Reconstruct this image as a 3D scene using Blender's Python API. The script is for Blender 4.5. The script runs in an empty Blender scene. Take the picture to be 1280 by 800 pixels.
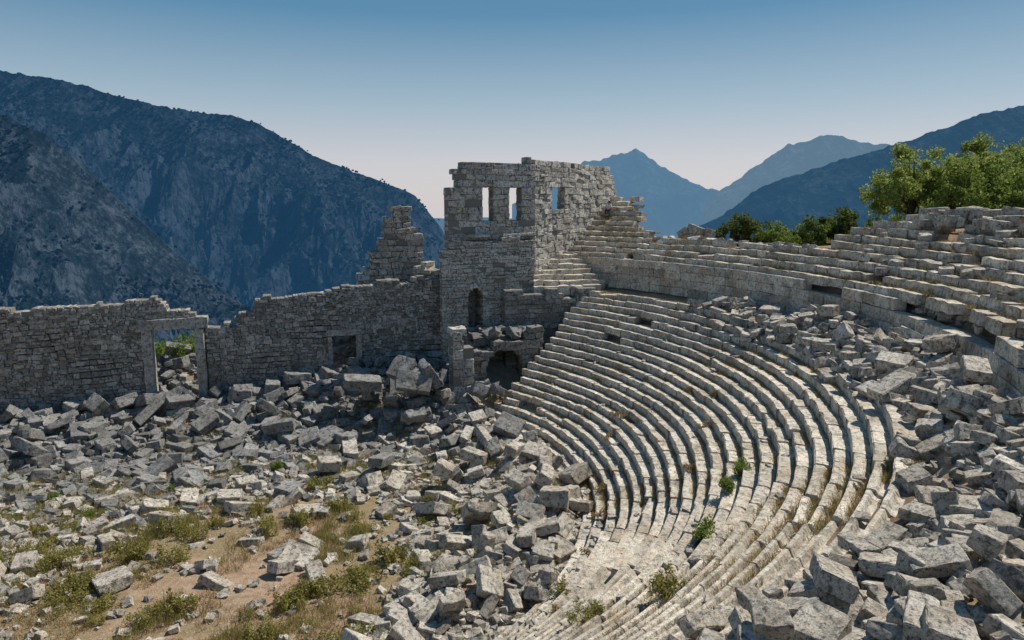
import bpy, math, random
import numpy as np
from mathutils import Vector, Euler, Matrix
rng=np.random.default_rng(7); random.seed(7)
scene=bpy.context.scene
COL=scene.collection
CX,CY=-14.0,31.5
rad=math.radians
# ---------------------------------------------------------------- noise
def vn(P,seed=0):
    P=np.asarray(P,float); I=np.floor(P).astype(np.int64); f=P-I; f=f*f*(3-2*f)
    def h(a,b,c):
        n=(a*374761393+b*668265263+c*1440662683+seed*974634777)&0xffffffff
        n=((n^(n>>13))*1274126177)&0xffffffff
        n=n^(n>>16)
        return (n&0xffff)/65535.
    x,y,z=I[:,0],I[:,1],I[:,2]; fx,fy,fz=f[:,0],f[:,1],f[:,2]
    def L(a,b,t): return a+(b-a)*t
    return L(L(L(h(x,y,z),h(x+1,y,z),fx),L(h(x,y+1,z),h(x+1,y+1,z),fx),fy),
             L(L(h(x,y,z+1),h(x+1,y,z+1),fx),L(h(x,y+1,z+1),h(x+1,y+1,z+1),fx),fy),fz)
def fbm(P,o=4,seed=0,ridged=False):
    P=np.asarray(P,float); s=0; a=.5; t=0
    for i in range(o):
        n=vn(P*2**i+17.3*i,seed+i)
        if ridged: n=1-np.abs(2*n-1); n=n*n
        s=s+a*n; t+=a; a*=.5
    return s/t
def xy3(x,y,f): return np.stack([x*f,y*f,np.zeros_like(x)],1)
# ---------------------------------------------------------------- mesh helpers
class Acc:
    def __init__(s): s.V=[];s.F=[];s.M=[];s.n=0
    def add(s,V,F,m=0):
        s.V.append(V);s.F.append(F+s.n);s.M.append(np.full(len(F),m,int));s.n+=len(V)
    def obj(s,name,mats,smooth=False):
        V=np.concatenate(s.V);F=np.concatenate(s.F);M=np.concatenate(s.M)
        return mk(name,V,F,mats,M,smooth)
def mkmesh(name,V,F,mats,M=None,smooth=False):
    me=bpy.data.meshes.new(name)
    me.vertices.add(len(V)); me.vertices.foreach_set('co',np.asarray(V,dtype=np.float32).ravel())
    k=F.shape[1]
    me.loops.add(F.size); me.loops.foreach_set('vertex_index',F.astype(np.int32).ravel())
    me.polygons.add(len(F)); me.polygons.foreach_set('loop_start',np.arange(0,F.size,k,dtype=np.int32))
    me.polygons.foreach_set('loop_total',np.full(len(F),k,dtype=np.int32))
    for m in mats: me.materials.append(m)
    if M is not None: me.polygons.foreach_set('material_index',M.astype(np.int32))
    me.polygons.foreach_set('use_smooth',np.full(len(F),smooth))
    me.update(calc_edges=True); me.validate()
    return me
def mk(name,V,F,mats,M=None,smooth=False):
    o=bpy.data.objects.new(name,mkmesh(name,V,F,mats,M,smooth)); COL.objects.link(o); return o
def empty(name,loc,label,cat):
    o=bpy.data.objects.new(name,None); o.location=loc; o.empty_display_size=.3
    COL.objects.link(o); o["label"]=label; o["category"]=cat; return o
def par(ch,p):
    ch.parent=p; ch.matrix_parent_inverse=Matrix.Translation(p.location).inverted()
_T={}
def template(n):
    if n in _T: return _T[n]
    idx={};V=[];F=[]
    def g(p):
        if p not in idx: idx[p]=len(V);V.append(p)
        return idx[p]
    for a in range(3):
        b=(a+1)%3;c=(a+2)%3
        for side in (0,n[a]):
            for i in range(n[b]):
                for j in range(n[c]):
                    q=[]
                    for di,dj in ((0,0),(1,0),(1,1),(0,1)):
                        p=[0,0,0];p[a]=side;p[b]=i+di;p[c]=j+dj;q.append(g(tuple(p)))
                    if side==0:q=q[::-1]
                    F.append(q)
    _T[n]=(np.array(V),np.array(F)); return _T[n]
def nodes(h,r,n):
    if n<3: return np.linspace(-h,h,n+1)
    return np.concatenate([[-h],np.linspace(-h+r,h-r,n-1),[h]])
def block(h,r,n):
    I,F=template(n)
    h=np.array(h,float)
    P=np.stack([nodes(h[k],r,n[k])[I[:,k]] for k in range(3)],1)
    q=np.clip(P,-(h-r),h-r); d=P-q; ln=np.linalg.norm(d,axis=1,keepdims=True)
    P=np.where(ln>0,q+d/np.maximum(ln,1e-9)*r,P)
    return P,F,(ln[:,0]>r*1.2)
def rotm(e): return np.array(Euler(e).to_matrix())
# ---------------------------------------------------------------- materials
def newmat(name):
    m=bpy.data.materials.new(name); m.use_nodes=True; nt=m.node_tree
    b=nt.nodes['Principled BSDF']; b.inputs['Roughness'].default_value=.95
    b.inputs['Specular IOR Level'].default_value=.15
    return m,nt,b
def N(nt,t,**k):
    n=nt.nodes.new(t)
    for a,v in k.items(): setattr(n,a,v)
    return n
def noise(nt,vec,scale,detail=6,rough=.6):
    n=N(nt,'ShaderNodeTexNoise'); n.inputs['Scale'].default_value=scale;n.inputs['Detail'].default_value=detail
    n.inputs['Roughness'].default_value=rough; nt.links.new(vec,n.inputs['Vector']); return n.outputs['Fac']
def ramp(nt,fac,stops):
    r=N(nt,'ShaderNodeValToRGB'); e=r.color_ramp.elements
    while len(e)<len(stops): e.new(.5)
    for i,(p,c) in enumerate(stops):
        e[i].position=p; e[i].color=(c if len(c)==4 else (*c,1)) if hasattr(c,'__len__') else (c,c,c,1)
    nt.links.new(fac,r.inputs['Fac']); return r.outputs['Color']
def mix(nt,fac,a,b,mode='MIX'):
    m=N(nt,'ShaderNodeMix',data_type='RGBA',blend_type=mode)
    for s,v in (('Factor',fac),('A',a),('B',b)):
        i=[x for x in m.inputs if x.name==s and x.type==('VALUE' if s=='Factor' else 'RGBA')][0]
        if isinstance(v,(int,float)): i.default_value=v
        elif isinstance(v,tuple): i.default_value=(*v,1)
        else: nt.links.new(v,i)
    return [x for x in m.outputs if x.type=='RGBA'][0]
def math_(nt,op,a,b=None):
    m=N(nt,'ShaderNodeMath',operation=op)
    for i,v in ((0,a),(1,b)):
        if v is None: continue
        if isinstance(v,(int,float)): m.inputs[i].default_value=v
        else: nt.links.new(v,m.inputs[i])
    return m.outputs[0]
def stone(name,light=(.43,.41,.375),mid=(.27,.26,.245),dark=(.085,.085,.085),warm=(.31,.235,.15),bump=.5,vary=.45,lich=.5):
    m,nt,b=newmat(name)
    tc=N(nt,'ShaderNodeTexCoord'); oi=N(nt,'ShaderNodeObjectInfo')
    off=N(nt,'ShaderNodeVectorMath',operation='ADD')
    nt.links.new(tc.outputs['Object'],off.inputs[0])
    mul=math_(nt,'MULTIPLY',oi.outputs['Random'],60.)
    nt.links.new(mul,off.inputs[1]); v=off.outputs[0]
    big=noise(nt,v,.7,5); med=noise(nt,v,3.5,8,.7); fine=noise(nt,v,22,6,.7)
    c=ramp(nt,med,[(.3,mid),(.62,light)])
    c=mix(nt,ramp(nt,big,[(.43,0.),(.68,.6)]),c,warm)
    lic=noise(nt,v,6.3,9,.75)
    c=mix(nt,ramp(nt,lic,[(.5,0.),(.6,lich*1.6)]),c,dark)
    st=noise(nt,v,1.6,7,.7)
    c=mix(nt,ramp(nt,st,[(.52,0.),(.65,.62)]),c,(.12,.118,.113))
    g=N(nt,'ShaderNodeNewGeometry')
    isl=math_(nt,'ADD',math_(nt,'MULTIPLY',g.outputs['Random Per Island'],vary),1-vary*.55)
    c=mix(nt,1.,c,isl,'MULTIPLY')
    sp=ramp(nt,fine,[(.32,.5),(.6,1.1)])
    c=mix(nt,1.,c,sp,'MULTIPLY')
    nt.links.new(c,b.inputs['Base Color'])
    bp=N(nt,'ShaderNodeBump'); bp.inputs['Strength'].default_value=bump; bp.inputs['Distance'].default_value=.06
    hh=math_(nt,'ADD',math_(nt,'MULTIPLY',med,1.),math_(nt,'MULTIPLY',fine,.5))
    nt.links.new(hh,bp.inputs['Height']); nt.links.new(bp.outputs[0],b.inputs['Normal'])
    return m
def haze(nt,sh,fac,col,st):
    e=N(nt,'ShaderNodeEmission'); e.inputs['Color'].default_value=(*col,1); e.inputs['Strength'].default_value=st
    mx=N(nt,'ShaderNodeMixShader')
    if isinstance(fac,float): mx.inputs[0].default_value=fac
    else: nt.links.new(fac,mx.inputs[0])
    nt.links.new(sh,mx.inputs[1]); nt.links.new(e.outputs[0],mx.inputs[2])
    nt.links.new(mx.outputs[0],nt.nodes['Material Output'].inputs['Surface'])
SEAT=stone('seat_limestone',light=(.80,.735,.63),mid=(.56,.505,.425),vary=.4,lich=.42,bump=.6,warm=(.38,.28,.17))
BLOCK=stone('block_limestone',light=(.74,.68,.59),mid=(.50,.46,.40),vary=.3,bump=.7,lich=.55)
BLOCKD=stone('block_limestone_weathered_shaded',light=(.41,.405,.395),mid=(.245,.245,.245),vary=.3,bump=.7,lich=.6,warm=(.22,.2,.17))  # weathered grey, with the stage wall's shade put into the colour
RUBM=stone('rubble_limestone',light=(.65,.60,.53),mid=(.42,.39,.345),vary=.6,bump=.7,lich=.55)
RUBD=stone('rubble_limestone_weathered_shaded',light=(.37,.365,.355),mid=(.22,.22,.22),vary=.6,bump=.7,lich=.55,warm=(.2,.18,.15))  # weathered rubble, also toned down to paint in shade
WALLM=stone('wall_masonry',light=(.53,.51,.475),mid=(.33,.32,.30),vary=.7,bump=.7,lich=.55,warm=(.3,.26,.2))
TOWM=stone('tower_masonry',light=(.68,.65,.60),mid=(.48,.46,.42),vary=.4,bump=.8,lich=.6,warm=(.42,.36,.28))
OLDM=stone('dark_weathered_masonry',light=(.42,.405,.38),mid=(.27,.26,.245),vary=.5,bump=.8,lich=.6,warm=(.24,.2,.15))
MORT,nt,b=newmat('dark_mortar'); b.inputs['Base Color'].default_value=(.2,.19,.17,1)  # dark mortar core seen in the joints
def leafmat(name,c1,c2,c3,tr=.25):
    m,nt,b=newmat(name); g=N(nt,'ShaderNodeNewGeometry')
    c=ramp(nt,g.outputs['Random Per Island'],[(0,c1),(.5,c2),(1,c3)])
    nt.links.new(c,b.inputs['Base Color'])
    t=N(nt,'ShaderNodeBsdfTranslucent'); nt.links.new(c,t.inputs['Color'])
    mx=N(nt,'ShaderNodeMixShader'); mx.inputs[0].default_value=tr
    nt.links.new(b.outputs[0],mx.inputs[1]);nt.links.new(t.outputs[0],mx.inputs[2])
    nt.links.new(mx.outputs[0],nt.nodes['Material Output'].inputs['Surface']); return m
LEAFY=leafmat('leaf_yellow_green',(.14,.195,.04),(.27,.335,.08),(.40,.43,.14),.5)
LEAFD=leafmat('leaf_dark_green',(.045,.075,.025),(.10,.14,.04),(.17,.21,.065),.45)
LEAFO=leafmat('leaf_olive',(.17,.16,.04),(.30,.28,.08),(.44,.38,.15),.45)
LEAFG=leafmat('leaf_fresh_green',(.10,.155,.03),(.19,.26,.055),(.29,.34,.10),.5)
STRAW=leafmat('dry_grass_blades',(.24,.16,.07),(.38,.27,.13),(.55,.43,.25),.25)
BARK,nt,b=newmat('bark'); b.inputs['Base Color'].default_value=(.09,.07,.055,1)
def flat(name,c,r=.9):
    m,nt,b=newmat(name); b.inputs['Base Color'].default_value=(*c,1); b.inputs['Roughness'].default_value=r; return m
# ---------------------------------------------------------------- ground shape
NL=21
Rl=17.4;dl=(28.6-Rl)/NL;hl=7.6/(NL-1);zl=-6.5-hl*(NL-1)
Ru,du,zu,hu=31.6,.75,-4.3,.41
def theta_end(R): return np.interp(R,[16.4,22,29],[46.2,45.8,46])
def sm(x,a,b):
    t=np.clip((x-a)/(b-a),0,1); return t*t*(3-2*t)
WA=np.array([-33.,42.]); WD=np.array([.9457,.323]); WN=np.array([-.323,.9457])
def polar(x,y): return np.hypot(x-CX,y-CY),np.degrees(np.arctan2(y-CY,x-CX))
def sw(x,y): return (x-WA[0])*WD[0]+(y-WA[1])*WD[1], -((x-WA[0])*WN[0]+(y-WA[1])*WN[1])
def heap_stage(x,y):
    s,w=sw(x,y)
    R,th=polar(x,y)
    h=(.7+1.5*sm(s,14,24))*np.exp(-((w-1.5)/3.8)**2)*(w>-3)
    h=np.maximum(h,2.0*np.exp(-(np.hypot(x+5.8,y-44.3)/3.0)**2))
    h=np.maximum(h,2.1*np.exp(-(np.hypot(x+1.9,y-46.)/2.2)**2))
    h=np.maximum(h,1.2*np.exp(-((R-15.2)/2.3)**2)*sm(th,-70,-35)*(1-sm(th,60,80)))
    h=np.maximum(h,4.2*np.exp(-((s-22)/2.8)**2)*np.exp(-((w+4.2)/2.6)**2))
    h=np.maximum(h,2.6*np.exp(-((s-10.5)/3.)**2)*np.exp(-((w+4.5)/2.8)**2))
    return h
def heap_dia(x,y):
    R,th=polar(x,y)
    m=sm(th,-60,-30)*(1-sm(th,7,15))*.6+.12*sm(th,-90,-70)*(1-sm(th,7,15))
    return m*(1.3*np.exp(-((R-30.4)/1.6)**2))*(.4+1.1*fbm(xy3(x,y,.35),2,5))+.7*np.exp(-((R-29.6)/1.)**2-((th-19.5)/3.)**2)
def ground(x,y):
    x=np.asarray(x,float);y=np.asarray(y,float)
    R,th=polar(x,y)
    w=(x-WA[0])*WN[0]+(y-WA[1])*WN[1]
    stage=-14-1.0*sm(-w,1.5,10)+heap_stage(x,y)*(R<36)
    stage=stage-.42*np.maximum(w-8,0)*(1-np.exp(-np.maximum(w-8,0)/40))
    cap=-1.3+(-3.1+1.3)*sm(th,14,17)+(3.1-2.3)*sm(th,50.5,52.5)
    up=np.interp(R,[28.9,31.9,32.3,42],[-6.75,-6.65,-5.0,.1])
    up2=np.interp(R,[28.6,31,38.5],[-6.95,-6.3,-2.9])
    k=sm(th,-32,-22); up=up*k+up2*(1-k)
    up=np.minimum(up,cap)+heap_dia(x,y)
    lo=np.interp(R,[Rl-.4,Rl,28.6,28.9],[-15.2,zl-.65,-7.25,-6.8])
    cav=np.where(R<28.8,lo,up)
    rs=36+28*(1-sm(th,22,32))
    ov=np.maximum(R-rs,0)
    cav=cav-.3*ov
    the=np.where(R<28.7,theta_end(R),55.5)
    ms=np.where(R<Rl,0,np.clip((the+.8-th)/1.2,0,1))*(th>-166)
    z=np.where(R<Rl,stage,cav*ms+stage*(1-ms))
    z=z+.14*(fbm(xy3(x,y,.5),3,3)-.5)*(1+np.clip(ov/15,0,30))
    z=np.where(z<-60,-60-240*(1-np.exp((z+60)/240)),z)
    return z
rr=np.concatenate([np.arange(0,46,.5),46*1.09**np.arange(0,68)])
NA=420; aa=np.linspace(-math.pi,math.pi,NA,endpoint=False)
RR,AA=np.meshgrid(rr,aa,indexing='ij')
gx=(CX+RR*np.cos(AA)).ravel();gy=(CY+RR*np.sin(AA)).ravel()
gz=ground(gx,gy)
gz=gz+np.where(RR.ravel()>90,(fbm(xy3(gx,gy,.006),5,9)-.5)*np.clip(RR.ravel()-90,0,900)*.10,0)
i=np.arange(len(rr)-1)[:,None];j=np.arange(NA)[None,:];jn=(j+1)%NA
GF=np.stack([i*NA+j,(i+1)*NA+j,(i+1)*NA+jn,i*NA+jn],-1).reshape(-1,4)
def soilmat(name,far_=True,k=1.):
    m,nt,b=newmat(name)
    geo=N(nt,'ShaderNodeNewGeometry'); pos=geo.outputs['Position']
    n1=noise(nt,pos,.22,6,.65); n2=noise(nt,pos,2.2,8,.7); n3=noise(nt,pos,14,6,.7)
    f=lambda c:tuple(x*k for x in c)
    soil=ramp(nt,n2,[(.3,f((.24,.155,.10))),(.5,f((.41,.285,.19))),(.7,f((.50,.385,.28)))])
    grs=ramp(nt,n3,[(.35,f((.13,.105,.045))),(.65,f((.34,.275,.14)))])
    c=mix(nt,ramp(nt,n1,[(.46,0.),(.58,.7)]),soil,grs)
    vo=N(nt,'ShaderNodeTexVoronoi'); vo.inputs['Scale'].default_value=5; nt.links.new(pos,vo.inputs['Vector'])
    c=mix(nt,ramp(nt,vo.outputs['Distance'],[(.12,.8),(.25,0.)]),c,f((.45,.42,.38)))
    if far_:
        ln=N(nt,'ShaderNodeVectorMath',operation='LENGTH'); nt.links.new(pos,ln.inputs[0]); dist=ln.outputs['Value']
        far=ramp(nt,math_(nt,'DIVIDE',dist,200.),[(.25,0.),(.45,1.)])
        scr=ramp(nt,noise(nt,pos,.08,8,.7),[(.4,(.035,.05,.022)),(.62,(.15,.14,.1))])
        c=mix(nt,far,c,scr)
    nt.links.new(c,b.inputs['Base Color'])
    bp=N(nt,'ShaderNodeBump'); bp.inputs['Strength'].default_value=.8;bp.inputs['Distance'].default_value=.1
    nt.links.new(math_(nt,'ADD',n2,n3),bp.inputs['Height']);nt.links.new(bp.outputs[0],b.inputs['Normal'])
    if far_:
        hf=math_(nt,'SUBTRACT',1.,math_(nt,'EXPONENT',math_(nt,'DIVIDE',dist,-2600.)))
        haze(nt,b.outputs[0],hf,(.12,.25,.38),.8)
    return m
GM=soilmat('ground_soil');SOIL=soilmat('joint_soil',False,.6)
g=mk('ground',np.stack([gx,gy,gz],1),GF,[GM],smooth=True); g["kind"]="structure"
g["label"]="dry stony earth floor and slopes around the ruined theatre";g["category"]="ground"
# ---------------------------------------------------------------- seating
def chan(am):   # worn foot channel: width of the seat edge and depth, deeper on the steep near flank
    k=float(sm(am,-40,-22)); return .17+k*.21,.17-k*.13
def row(name,R,ztop,dep,hgt,t0,t1,seed,skip=None,wear=1.,chf=chan):
    r=np.random.default_rng(seed); A=Acc(); a=t0; hy=(dep+.12)/2
    while a<t1:
        near=a<-22
        L=r.uniform(1.1,2.6) if near else r.uniform(.7,2.0); da=math.degrees(L/R); a2=min(a+da,t1)
        am=(a+a2)/2; L=math.radians(a2-a)*R
        if L>.25 and not (skip and skip(am,r)):
            ch,cd=chf(am)
            hd=(L/2-(.004 if near else .007),hy,hgt/2+.03)
            P,F,edge=block(hd,.03,(7,9,3))
            top=P[:,2]>0
            bk=sm(P[:,1],-hy+ch-.04,-hy+ch+.04)*top
            P[:,2]-=bk*cd
            jit=vn(P*np.array([2.2,2.2,2.2])+r.uniform(0,99,3),seed)
            chip=vn(P*4.+r.uniform(0,99,3),seed+3)
            w=wear*(.6 if near else 1.15)
            P=P+ (jit[:,None]-.5)*np.array([.0,.07,.05])*w
            c=np.where(edge,np.clip(chip-.5,0,1)*.36*w,0)
            P=P-np.sign(P)*c[:,None]*np.array([.5,1,1])
            P=P@rotm((r.normal(0,.022*w),r.normal(0,.009*w),r.normal(0,.010*w))).T
            P[:,1]+=r.normal(0,.018*w); P[:,2]+=r.normal(0,.013*w)
            if r.random()<.04*w: P=P@rotm((r.normal(0,.1),r.normal(0,.06),r.normal(0,.07))).T; P[:,2]-=.05
            ang=np.radians(am)+P[:,0]/R; rr_=R+hy+P[:,1]+.06*math.sin(am*.17+seed*.7)
            V=np.stack([CX+rr_*np.cos(ang),CY+rr_*np.sin(ang),ztop-hgt/2-.03+P[:,2]+.04*math.sin(am*.12+seed*.3)],1)
            A.add(V,F[:,::-1])
        a=a2
    return A.obj(name,[SEAT])
cavea=empty('theatre_seating',(CX,CY,-14),"weathered grey limestone seating tiers of an ancient theatre","ancient theatre")
SO=Acc()
def soilstrip(R,z,dep,t0,t1,seed,ok=None,chf=chan):
    Td=np.arange(t0,t1,.35);T=np.radians(Td); n=len(T); CC=np.array([chf(a) for a in Td])
    B=np.stack([np.linspace(c0+.05,dep+.05,6) for c0,_ in CC]); D=np.repeat(CC[:,1:2],6,1)
    A_=np.repeat(T[:,None],6,1)
    x=CX+(R+B.ravel())*np.cos(A_.ravel());y=CY+(R+B.ravel())*np.sin(A_.ravel())
    zz=z-D.ravel()-.07+.2*fbm(xy3(x,y,.9),3,seed)*np.tile(np.array([.1,.4,.55,.75,1,1.1]),n)
    i=np.arange(n-1)[:,None];j=np.arange(5)[None,:]
    F=np.stack([i*6+j,i*6+j+1,(i+1)*6+j+1,(i+1)*6+j],-1)
    if ok is not None:
        m=np.array([ok(math.degrees(t)) for t in T[:-1]]); F=F[m]
    SO.add(np.stack([x,y,zz],1),F.reshape(-1,4)[:,::-1])
for k in range(NL):
    R=Rl+k*dl
    t1=float(theta_end(R))+rng.uniform(-1,.6)
    o=row('seat_row',R,zl+hl*k,dl,hl,-118,t1,100+k,skip=lambda a,r:r.random()<.004)
    par(o,cavea); soilstrip(R,zl+hl*k,dl,-90,t1-1,k)
def nrows(a):
    if a>50.8: return 12
    if a>49.3: return 10
    if a>47.5: return 8
    if a>45: return 6
    if a>42.5: return 5
    if a>18: return 4
    if a>16: return 6
    if a>13: return 8
    return 9
uch=lambda am:(.5,.05)
for k in range(12):
    R=Ru+k*du
    def skip(a,r,k=k):
        if k>=nrows(a): return True
        if a<-28: return r.random()<.5
        if a<10 and k<1: return r.random()<.3
        if k>=nrows(a)-1: return r.random()<.28
        return r.random()<.025
    o=row('seat_row',R,zu+hu*(k+1),du,hu,-38,55.6,200+k,skip=skip,wear=1.35,chf=uch)
    par(o,cavea); soilstrip(R,zu+hu*(k+1),du,-26,54,50+k,lambda a:k<nrows(a),uch)
o=SO.obj('soil',[SOIL],True);o["kind"]="stuff";o["label"]="brown soil gathered in the joints behind the seats";o["category"]="soil"
# ---------------------------------------------------------------- masonry
def masonry(name,P0,P1,z0,ztop,thick,sl,sh,openf=None,seed=1,mat=WALLM,rough=.03,rag=.3,mort=True,cells=(3,3,3),face=.05,wob=0.,split=0.):
    r=np.random.default_rng(seed); A=Acc()
    P0=np.array(P0,float);P1=np.array(P1,float); L=np.linalg.norm(P1-P0); d=(P1-P0)/L; nr=np.array([-d[1],d[0]])
    z=z0
    zmax=max(ztop(s) for s in np.linspace(0,L,60))+.5
    while z<zmax:
        h=r.uniform(*sh); zm=z+h/2
        iv=[(0,L)]
        for (a,b_) in (openf(zm) if openf else []):
            nv=[]
            for (u,v) in iv:
                if b_<=u or a>=v: nv.append((u,v))
                else:
                    if a>u+.05: nv.append((u,a))
                    if b_<v-.05: nv.append((b_,v))
            iv=nv
        for (u,v) in iv:
            s=u
            while s<v-1e-6:
                l=r.uniform(*sl)
                if v-(s+l)<sl[0]*.6: l=v-s
                sc=s+l/2
                wz=wob*(float(vn(np.array([[sc*.35,z*.5,seed]]),seed)[0])-.5)*2
                if zm+wz<ztop(sc)+r.normal(0,rag*.35):
                    subs=[(0,h,l,0.)]
                    q=r.random()
                    if q<split and h>.24: 
                        f_=r.uniform(.4,.6);subs=[(-h*(1-f_)/2,h*f_,l,0),(h*f_/2,h*(1-f_),l*r.uniform(.45,.55),-l*.25),(h*f_/2,h*(1-f_),l*r.uniform(.4,.5),l*.25)]
                    for dz,hs,ls,dx in subs:
                        hh=hs*(r.uniform(.9,1.05) if wob else r.uniform(.92,1.))
                        hd=np.array([max(ls/2-.006,.03),thick/2+r.normal(0,face*.5),hh/2-.004]); rr0=min(.035,hd[0]*.4,hd[2]*.4)
                        P,F,e=block(hd,rr0,cells)
                        P=P+(vn(P*3.5+r.uniform(0,99,3),seed)[:,None]-.5)*rough*2
                        if wob: P[:,2]*=1+P[:,0]/max(ls,.1)*r.normal(0,.2); P[:,0]*=1+P[:,2]/max(hs,.1)*r.normal(0,.18)
                        P=P@rotm((0,r.normal(0,.03)*rough/.03*.6,r.normal(0,.012))).T
                        off=r.normal(0,face*.35)
                        V=np.stack([P0[0]+d[0]*(sc+dx+P[:,0])+nr[0]*(P[:,1]+off),P0[1]+d[1]*(sc+dx+P[:,0])+nr[1]*(P[:,1]+off),zm+wz+dz+P[:,2]],1)
                        A.add(V,F,0)
                    if mort:
                        I,F2=template((1,1,1)); Q=(I-.5)*np.array([l,thick-.05-face*1.5,h])
                        V=np.stack([P0[0]+d[0]*(sc+Q[:,0])+nr[0]*Q[:,1],P0[1]+d[1]*(sc+Q[:,0])+nr[1]*Q[:,1],zm+wz+Q[:,2]],1)
                        A.add(V,F2,1)
                s+=l
        z+=h
    return A.obj(name,[mat,MORT])
A=Acc(); r=np.random.default_rng(55)
for c_ in range(4):
    a=-26.
    while a<55.5:
        L=r.uniform(.8,1.8);da=math.degrees(L/31.5);am=a+da/2
        P,F,e=block((L/2-.008,.3,.285),.03,(4,3,3))
        P=P+(vn(P*3+r.uniform(0,99,3),4)[:,None]-.5)*.07
        ang=math.radians(am)+P[:,0]/31.5; q=31.55+P[:,1]+r.normal(0,.025)
        miss=.15 if am>16 else .4
        if not(c_==3 and r.random()<miss): A.add(np.stack([CX+q*np.cos(ang),CY+q*np.sin(ang),-6.55+.3+.58*c_+P[:,2]],1),F[:,::-1])
        a+=da
o=A.obj('retaining_wall',[SEAT]);par(o,cavea)
def wpt(s,off=0.): return WA+WD*s+WN*off
stage=empty('stage_building_wall',(*wpt(14),-14),"long ruined rubble masonry stage wall with broken top and two doorways","stone wall")
ST=[(0,-6.5),(2.5,-6.6),(4,-6.5),(7,-6.4),(10.0,-6.15),(10.3,-6.9),(12.6,-7.5),(12.9,-8.1),(14.5,-8.35),(14.8,-7.6),(15.6,-7.3),(15.9,-6.55),(20,-6.15),(26,-5.6),(29.4,-5.4)]
sx=[p[0] for p in ST];sz=[p[1] for p in ST]
def opst(z):
    o=[]
    if z<-7.5: o.append((8.75,12.65))
    if z<-9.4: o.append((21.0,22.8))
    return o
o=masonry('masonry',WA,WA+WD*29.4,-15.2,lambda s:float(np.interp(s,sx,sz))+.08*math.sin(s*2.3),1.0,(.2,.66),(.22,.38),opst,seed=3,rough=.05,face=.07,rag=.18,wob=.28,split=.38)
par(o,stage); o["label"]="small irregular grey stones laid in rough courses"
def slab(name,P0,P1,z0,z1,thick,mat=BLOCK,seed=1,r0=.04,amp=.04):
    P0=np.array(P0,float);P1=np.array(P1,float);L=np.linalg.norm(P1-P0);d=(P1-P0)/L;nr=np.array([-d[1],d[0]])
    P,F,e=block((L/2,thick/2,(z1-z0)/2),r0,(8,4,10))
    P=P+(vn(P*2.5+seed*7.7,seed)[:,None]-.5)*amp*2
    c=(P0+P1)/2
    V=np.stack([c[0]+d[0]*P[:,0]+nr[0]*P[:,1],c[1]+d[1]*P[:,0]+nr[1]*P[:,1],(z0+z1)/2+P[:,2]],1)
    return mk(name,V,F,[mat])
for s0,s1,n,za,zb in ((8.78,9.4,'jamb',-14.6,-8.3),(12.0,12.62,'jamb',-14.6,-8.3),(8.55,12.85,'lintel',-8.28,-7.53)):
    o=slab(n,wpt(s0,-.12),wpt(s1,-.12),za,zb,1.15,mat=WALLM,seed=int(s0),amp=.07); par(o,stage)
for s0,s1,n,za,zb in ((20.72,21.0,'jamb',-13.6,-9.4),(22.8,23.1,'jamb',-13.6,-9.4),(20.6,23.2,'lintel',-9.38,-8.95)):
    o=slab(n,wpt(s0,-.1),wpt(s1,-.1),za,zb,1.1,mat=WALLM,seed=int(s0*3),amp=.06); par(o,stage)
pier=empty('ruined_pier',(-9.2,55,-14),"squat ruined pillar of irregular stacked masonry tapering upward","ruined pier")
def pt(s): return float(np.interp(s,[0,.6,1.1,1.3,1.7,1.9,2.3,2.7,4.1,4.3,4.6,5.0],[-6.2,-5.0,-4.2,-3.2,-2.8,-1.6,-1.2,-.4,-.3,-1.2,-1.9,-3.2]))
o=masonry('masonry',(-12.2,53.6),(-7.3,55.2),-14.5,pt,1.8,(.5,1.1),(.32,.52),None,seed=21,mat=TOWM,rough=.08,face=.22,rag=.35,wob=.08); par(o,pier)
o=masonry('buttress',(-7.4,53.4),(-4.9,52.6),-14.5,lambda s:-4.7+.35*math.sin(s*3),1.6,(.35,.8),(.25,.4),None,seed=22,mat=TOWM,rough=.07,face=.2,rag=.6,wob=.1); par(o,pier)
# tower
tower=empty('ruined_tower',(-1.8,52,-14),"tall roofless ashlar gate tower with window openings and level worn top","ruined tower")
CR=np.array([1.3,53.3]); FD=np.array([-.905,-.425]); SD=np.array([.57,.82])
TL=CR+FD*6.75
def hole(z,c,w,sp,bot):
    if z<bot or z>sp+w: return []
    hw=w if z<sp else math.sqrt(max(0,w*w-(z-sp)**2)); return [(c-hw,c+hw)] if hw>.05 else []
def optf(z):
    o=[]
    if -1.15<z<1.05: o+= [(6.75-4.05,6.75-3.2),(6.75-1.9,6.75-.85)]
    return o+hole(z,1.9,.6,-6.7,-9.2)
def ttop(s): return float(np.interp(s,[0,.35,.8,1.1,6.75],[.9,1.3,2.5,3.15,3.2]))
TS=(.4,1.3);TH=(.34,.56)
o=masonry('front_wall',TL,CR+np.array([.3,.14]),-14.3,ttop,1.0,TS,TH,optf,seed=31,mat=TOWM,rough=.055,face=.09,rag=.12,wob=.07,split=.06); par(o,tower)
def stp(s): return float(np.interp(s,[0,2,6,12.6,13,13.5,14.2,14.3],[3.2,3.15,3.2,3.4,2.9,1.9,1.2,.6]))
def opts(z): return [(2.7,4.7)] if -.5<z<1.2 else []
o=masonry('side_wall',CR+SD*.1,CR+SD*14.4,-14.3,stp,.75,TS,TH,opts,seed=32,mat=TOWM,rough=.055,face=.07,rag=.12,wob=.07,split=.06); par(o,tower)
o=masonry('left_return_wall',TL+SD*.7,TL+SD*6,-14.3,lambda s:.5-1.3*s,1.1,TS,TH,None,seed=34,mat=TOWM); par(o,tower)
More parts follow.
